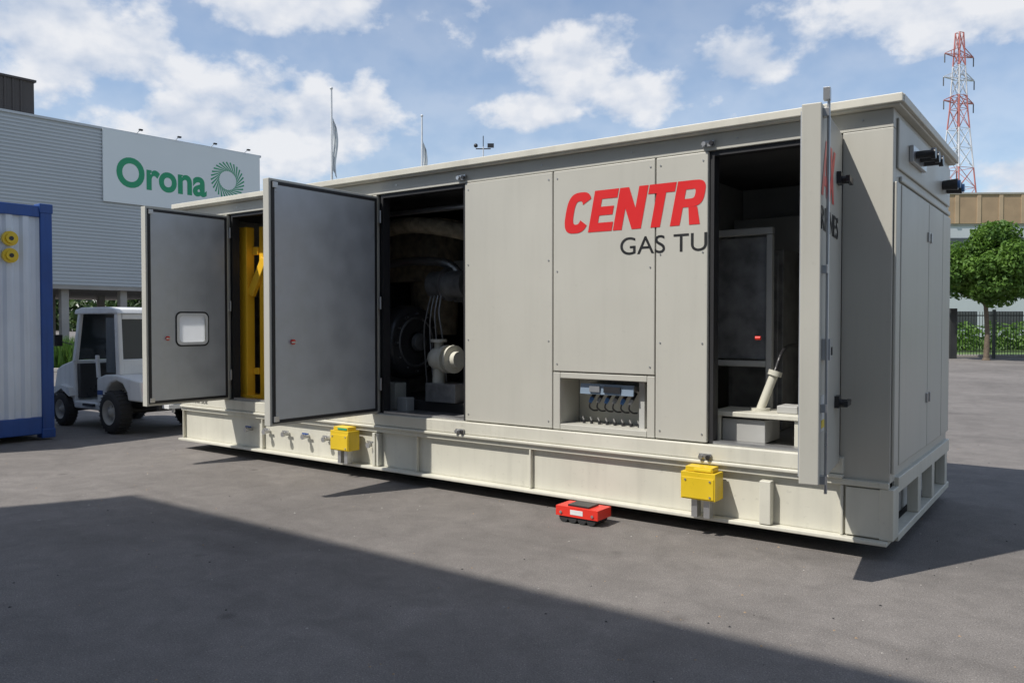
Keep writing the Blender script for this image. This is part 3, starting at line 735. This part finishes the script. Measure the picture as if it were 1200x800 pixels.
random.seed(5)
cl=[]
for k in range(60): p=FP(16+k*.7,46+random.uniform(-1,1),.7); cl.append((p,(.9,.9,random.uniform(.7,1.1))))
leaves('hedge',cl,12000,.13,LEAF)
cl=[]
for k in range(70): p=FP(-130+k*4.0,random.uniform(150,175),random.uniform(3,5)); cl.append((p,(random.uniform(4,6),4,random.uniform(3.5,6))))
leaves('distant_trees',cl,22000,.9,LEAFD)
vs=[];fs=[]
for k in range(9000):
    r=random.uniform(-24,-12); f=random.uniform(27.2,29.5); p=FP(r,f,.1); h=random.uniform(.6,1.15); a=random.random()*6.28; d=Vector((math.cos(a),math.sin(a),0))*.035
    t=Vector((random.gauss(0,.18),random.gauss(0,.18),h)); i=len(vs); vs+=[p-d,p+d,p+t*.6+d*.6,p+t]; fs.append((i,i+1,i+2,i+3))
me=bpy.data.meshes.new('tall_grass'); me.from_pydata(vs,[],fs); me.materials.append(GRS); o=bpy.data.objects.new('tall_grass',me); sc.collection.objects.link(o)

# ================================================================ HALL BEHIND THE CAMERA
E=empty('factory_hall'); b=B()
b.box(-10.34,40,-30,-9.95,0,12.1,CLAD); b.box(-10.36,40.1,-30.1,-9.93,12.1,12.3,CLADL)
b.obj('walls',E)
b=B()
for k in range(8): b.box(-8+k*6,-4+k*6,-9.95,-9.90,6,8,GLASS)
for k in range(4): b.box(-6+k*11,-2+k*11,-9.95,-9.88,0,4,CLADL)
b.obj('windows_and_doors',E)

# ================================================================ WORLD + SUN
Ld=Vector((.33,.65,-1)).normalized()
sd=bpy.data.lights.new('sun','SUN'); sd.energy=4.7; sd.angle=math.radians(.5); sd.color=(1,.955,.89)
so=bpy.data.objects.new('sun',sd); sc.collection.objects.link(so); so.rotation_euler=Ld.to_track_quat('-Z','Y').to_euler(); so.location=(-8,-12,25)
w=bpy.data.worlds.new('World'); sc.world=w; w.use_nodes=True; nt=w.node_tree; nt.nodes.clear(); L=nt.links.new
w.cycles.sampling_method='MANUAL'; w.cycles.sample_map_resolution=256
def mt(op,a,b_=None,c=None,clamp=False):
    n=nt.nodes.new('ShaderNodeMath'); n.operation=op; n.use_clamp=clamp
    for i,x in enumerate((a,b_,c)):
        if x is None: continue
        if isinstance(x,(int,float)): n.inputs[i].default_value=x
        else: L(x,n.inputs[i])
    return n.outputs[0]
sky=nt.nodes.new('ShaderNodeTexSky'); sky.sky_type='NISHITA'; sky.sun_disc=False
sky.sun_elevation=math.asin(-Ld.z); sky.sun_rotation=math.atan2(-Ld.x,-Ld.y)%(2*math.pi); sky.air_density=1.0; sky.dust_density=.8; sky.ozone_density=1.6
tc=nt.nodes.new('ShaderNodeTexCoord'); nv=nt.nodes.new('ShaderNodeVectorMath'); nv.operation='NORMALIZE'; L(tc.outputs['Generated'],nv.inputs[0])
sx=nt.nodes.new('ShaderNodeSeparateXYZ'); L(nv.outputs[0],sx.inputs[0]); x,y,z=sx.outputs
cy,sy=math.cos(YAW),math.sin(YAW)
rr=mt('ADD',mt('MULTIPLY',x,cy),mt('MULTIPLY',y,sy)); ff=mt('ADD',mt('MULTIPLY',x,-sy),mt('MULTIPLY',y,cy))
az=mt('MULTIPLY',mt('ARCTAN2',rr,ff),57.2958); el=mt('MULTIPLY',mt('ARCSINE',z),57.2958)
ae=nt.nodes.new('ShaderNodeCombineXYZ'); L(az,ae.inputs[0]); L(el,ae.inputs[1])
def noise(scale,detail,rough,dist=0,stretch=1.6,off=(0,0,0)):
    mp=nt.nodes.new('ShaderNodeMapping'); mp.inputs['Scale'].default_value=(1,1,stretch); mp.inputs['Location'].default_value=off; L(nv.outputs[0],mp.inputs[0])
    n=nt.nodes.new('ShaderNodeTexNoise'); n.inputs['Scale'].default_value=scale; n.inputs['Detail'].default_value=detail; n.inputs['Roughness'].default_value=rough; n.inputs['Distortion'].default_value=dist
    L(mp.outputs[0],n.inputs['Vector']); return n.outputs['Fac']
blobs=[(-15.5,13.2,10,4.6),(-30,17.0,12,4.2),(-21,12.5,9,3.0),(-14,20.5,11,2.2),
 (4.6,17.4,5.5,4.6),(9.5,15.4,7.5,3.0),(16,17.0,4.5,2.2),(2,14.6,5,2.0),
 (26,19.8,8.5,3.6),(35,19,7,3.5),(33,8.4,6,2.2),
 (65,18,16,6),(-60,18,16,6),(140,25,25,8),(-130,22,25,8),(0,48,25,8)]
M_=None
for a,e,ra,re in blobs:
    s1=nt.nodes.new('ShaderNodeVectorMath'); s1.operation='SUBTRACT'; L(ae.outputs[0],s1.inputs[0]); s1.inputs[1].default_value=(a,e,0)
    s2=nt.nodes.new('ShaderNodeVectorMath'); s2.operation='MULTIPLY'; L(s1.outputs[0],s2.inputs[0]); s2.inputs[1].default_value=(1/ra,1/re,0)
    s3=nt.nodes.new('ShaderNodeVectorMath'); s3.operation='LENGTH'; L(s2.outputs[0],s3.inputs[0])
    M_=s3.outputs['Value'] if M_ is None else mt('MINIMUM',M_,s3.outputs['Value'])
M_=mt('SUBTRACT',1,mt('MINIMUM',M_,2.3))
n1=noise(11,6,.55,.0,1.5)
n1b=noise(11,3,.55,.0,1.5,(0,0,.035))
body=mt('ADD',M_,mt('MULTIPLY',mt('SUBTRACT',n1,.5),2.6))
mr=nt.nodes.new('ShaderNodeMapRange'); mr.interpolation_type='SMOOTHSTEP'; mr.inputs[1].default_value=0; mr.inputs[2].default_value=.62; mr.inputs[3].default_value=0; mr.inputs[4].default_value=.93
L(body,mr.inputs[0])
n3=noise(2.5,3,.55,.5,3,(4,4,4)); veil=nt.nodes.new('ShaderNodeMapRange'); veil.inputs[1].default_value=.35; veil.inputs[2].default_value=.75; veil.inputs[3].default_value=.10; veil.inputs[4].default_value=.34; L(n3,veil.inputs[0])
hz=nt.nodes.new('ShaderNodeMapRange'); hz.inputs[1].default_value=0; hz.inputs[2].default_value=16; hz.inputs[3].default_value=.30; hz.inputs[4].default_value=0; L(el,hz.inputs[0])
fac=mt('MULTIPLY',mt('MAXIMUM',mr.outputs[0],mt('ADD',veil.outputs[0],hz.outputs[0])),mt('GREATER_THAN',z,0))
# brighter cloud tops: compare density here with density slightly higher up
dl=mt('ADD',mt('MULTIPLY',mt('SUBTRACT',n1,n1b),3.0),.62)
sh=nt.nodes.new('ShaderNodeMapRange'); sh.inputs[1].default_value=.1; sh.inputs[2].default_value=.9; L(dl,sh.inputs[0])
cm=nt.nodes.new('ShaderNodeMix'); cm.data_type='RGBA'; cm.inputs[6].default_value=(.58,.66,.80,1); cm.inputs[7].default_value=(.93,.94,.97,1); L(sh.outputs[0],cm.inputs[0])
b1=nt.nodes.new('ShaderNodeBackground'); L(sky.outputs[0],b1.inputs[0]); b1.inputs[1].default_value=.15
b2=nt.nodes.new('ShaderNodeBackground'); L(cm.outputs[2],b2.inputs[0]); b2.inputs[1].default_value=.93
mx=nt.nodes.new('ShaderNodeMixShader'); L(fac,mx.inputs[0]); L(b1.outputs[0],mx.inputs[1]); L(b2.outputs[0],mx.inputs[2])
wo=nt.nodes.new('ShaderNodeOutputWorld'); L(mx.outputs[0],wo.inputs[0])

# ================================================================ CAMERA
cd=bpy.data.cameras.new('camera'); cd.lens=28.3; cd.sensor_width=36; cd.clip_start=.05; cd.clip_end=3000
co=bpy.data.objects.new('camera',cd); sc.collection.objects.link(co); co.location=CAM; co.rotation_euler=(math.radians(90-1.34),0,YAW)
sc.camera=co
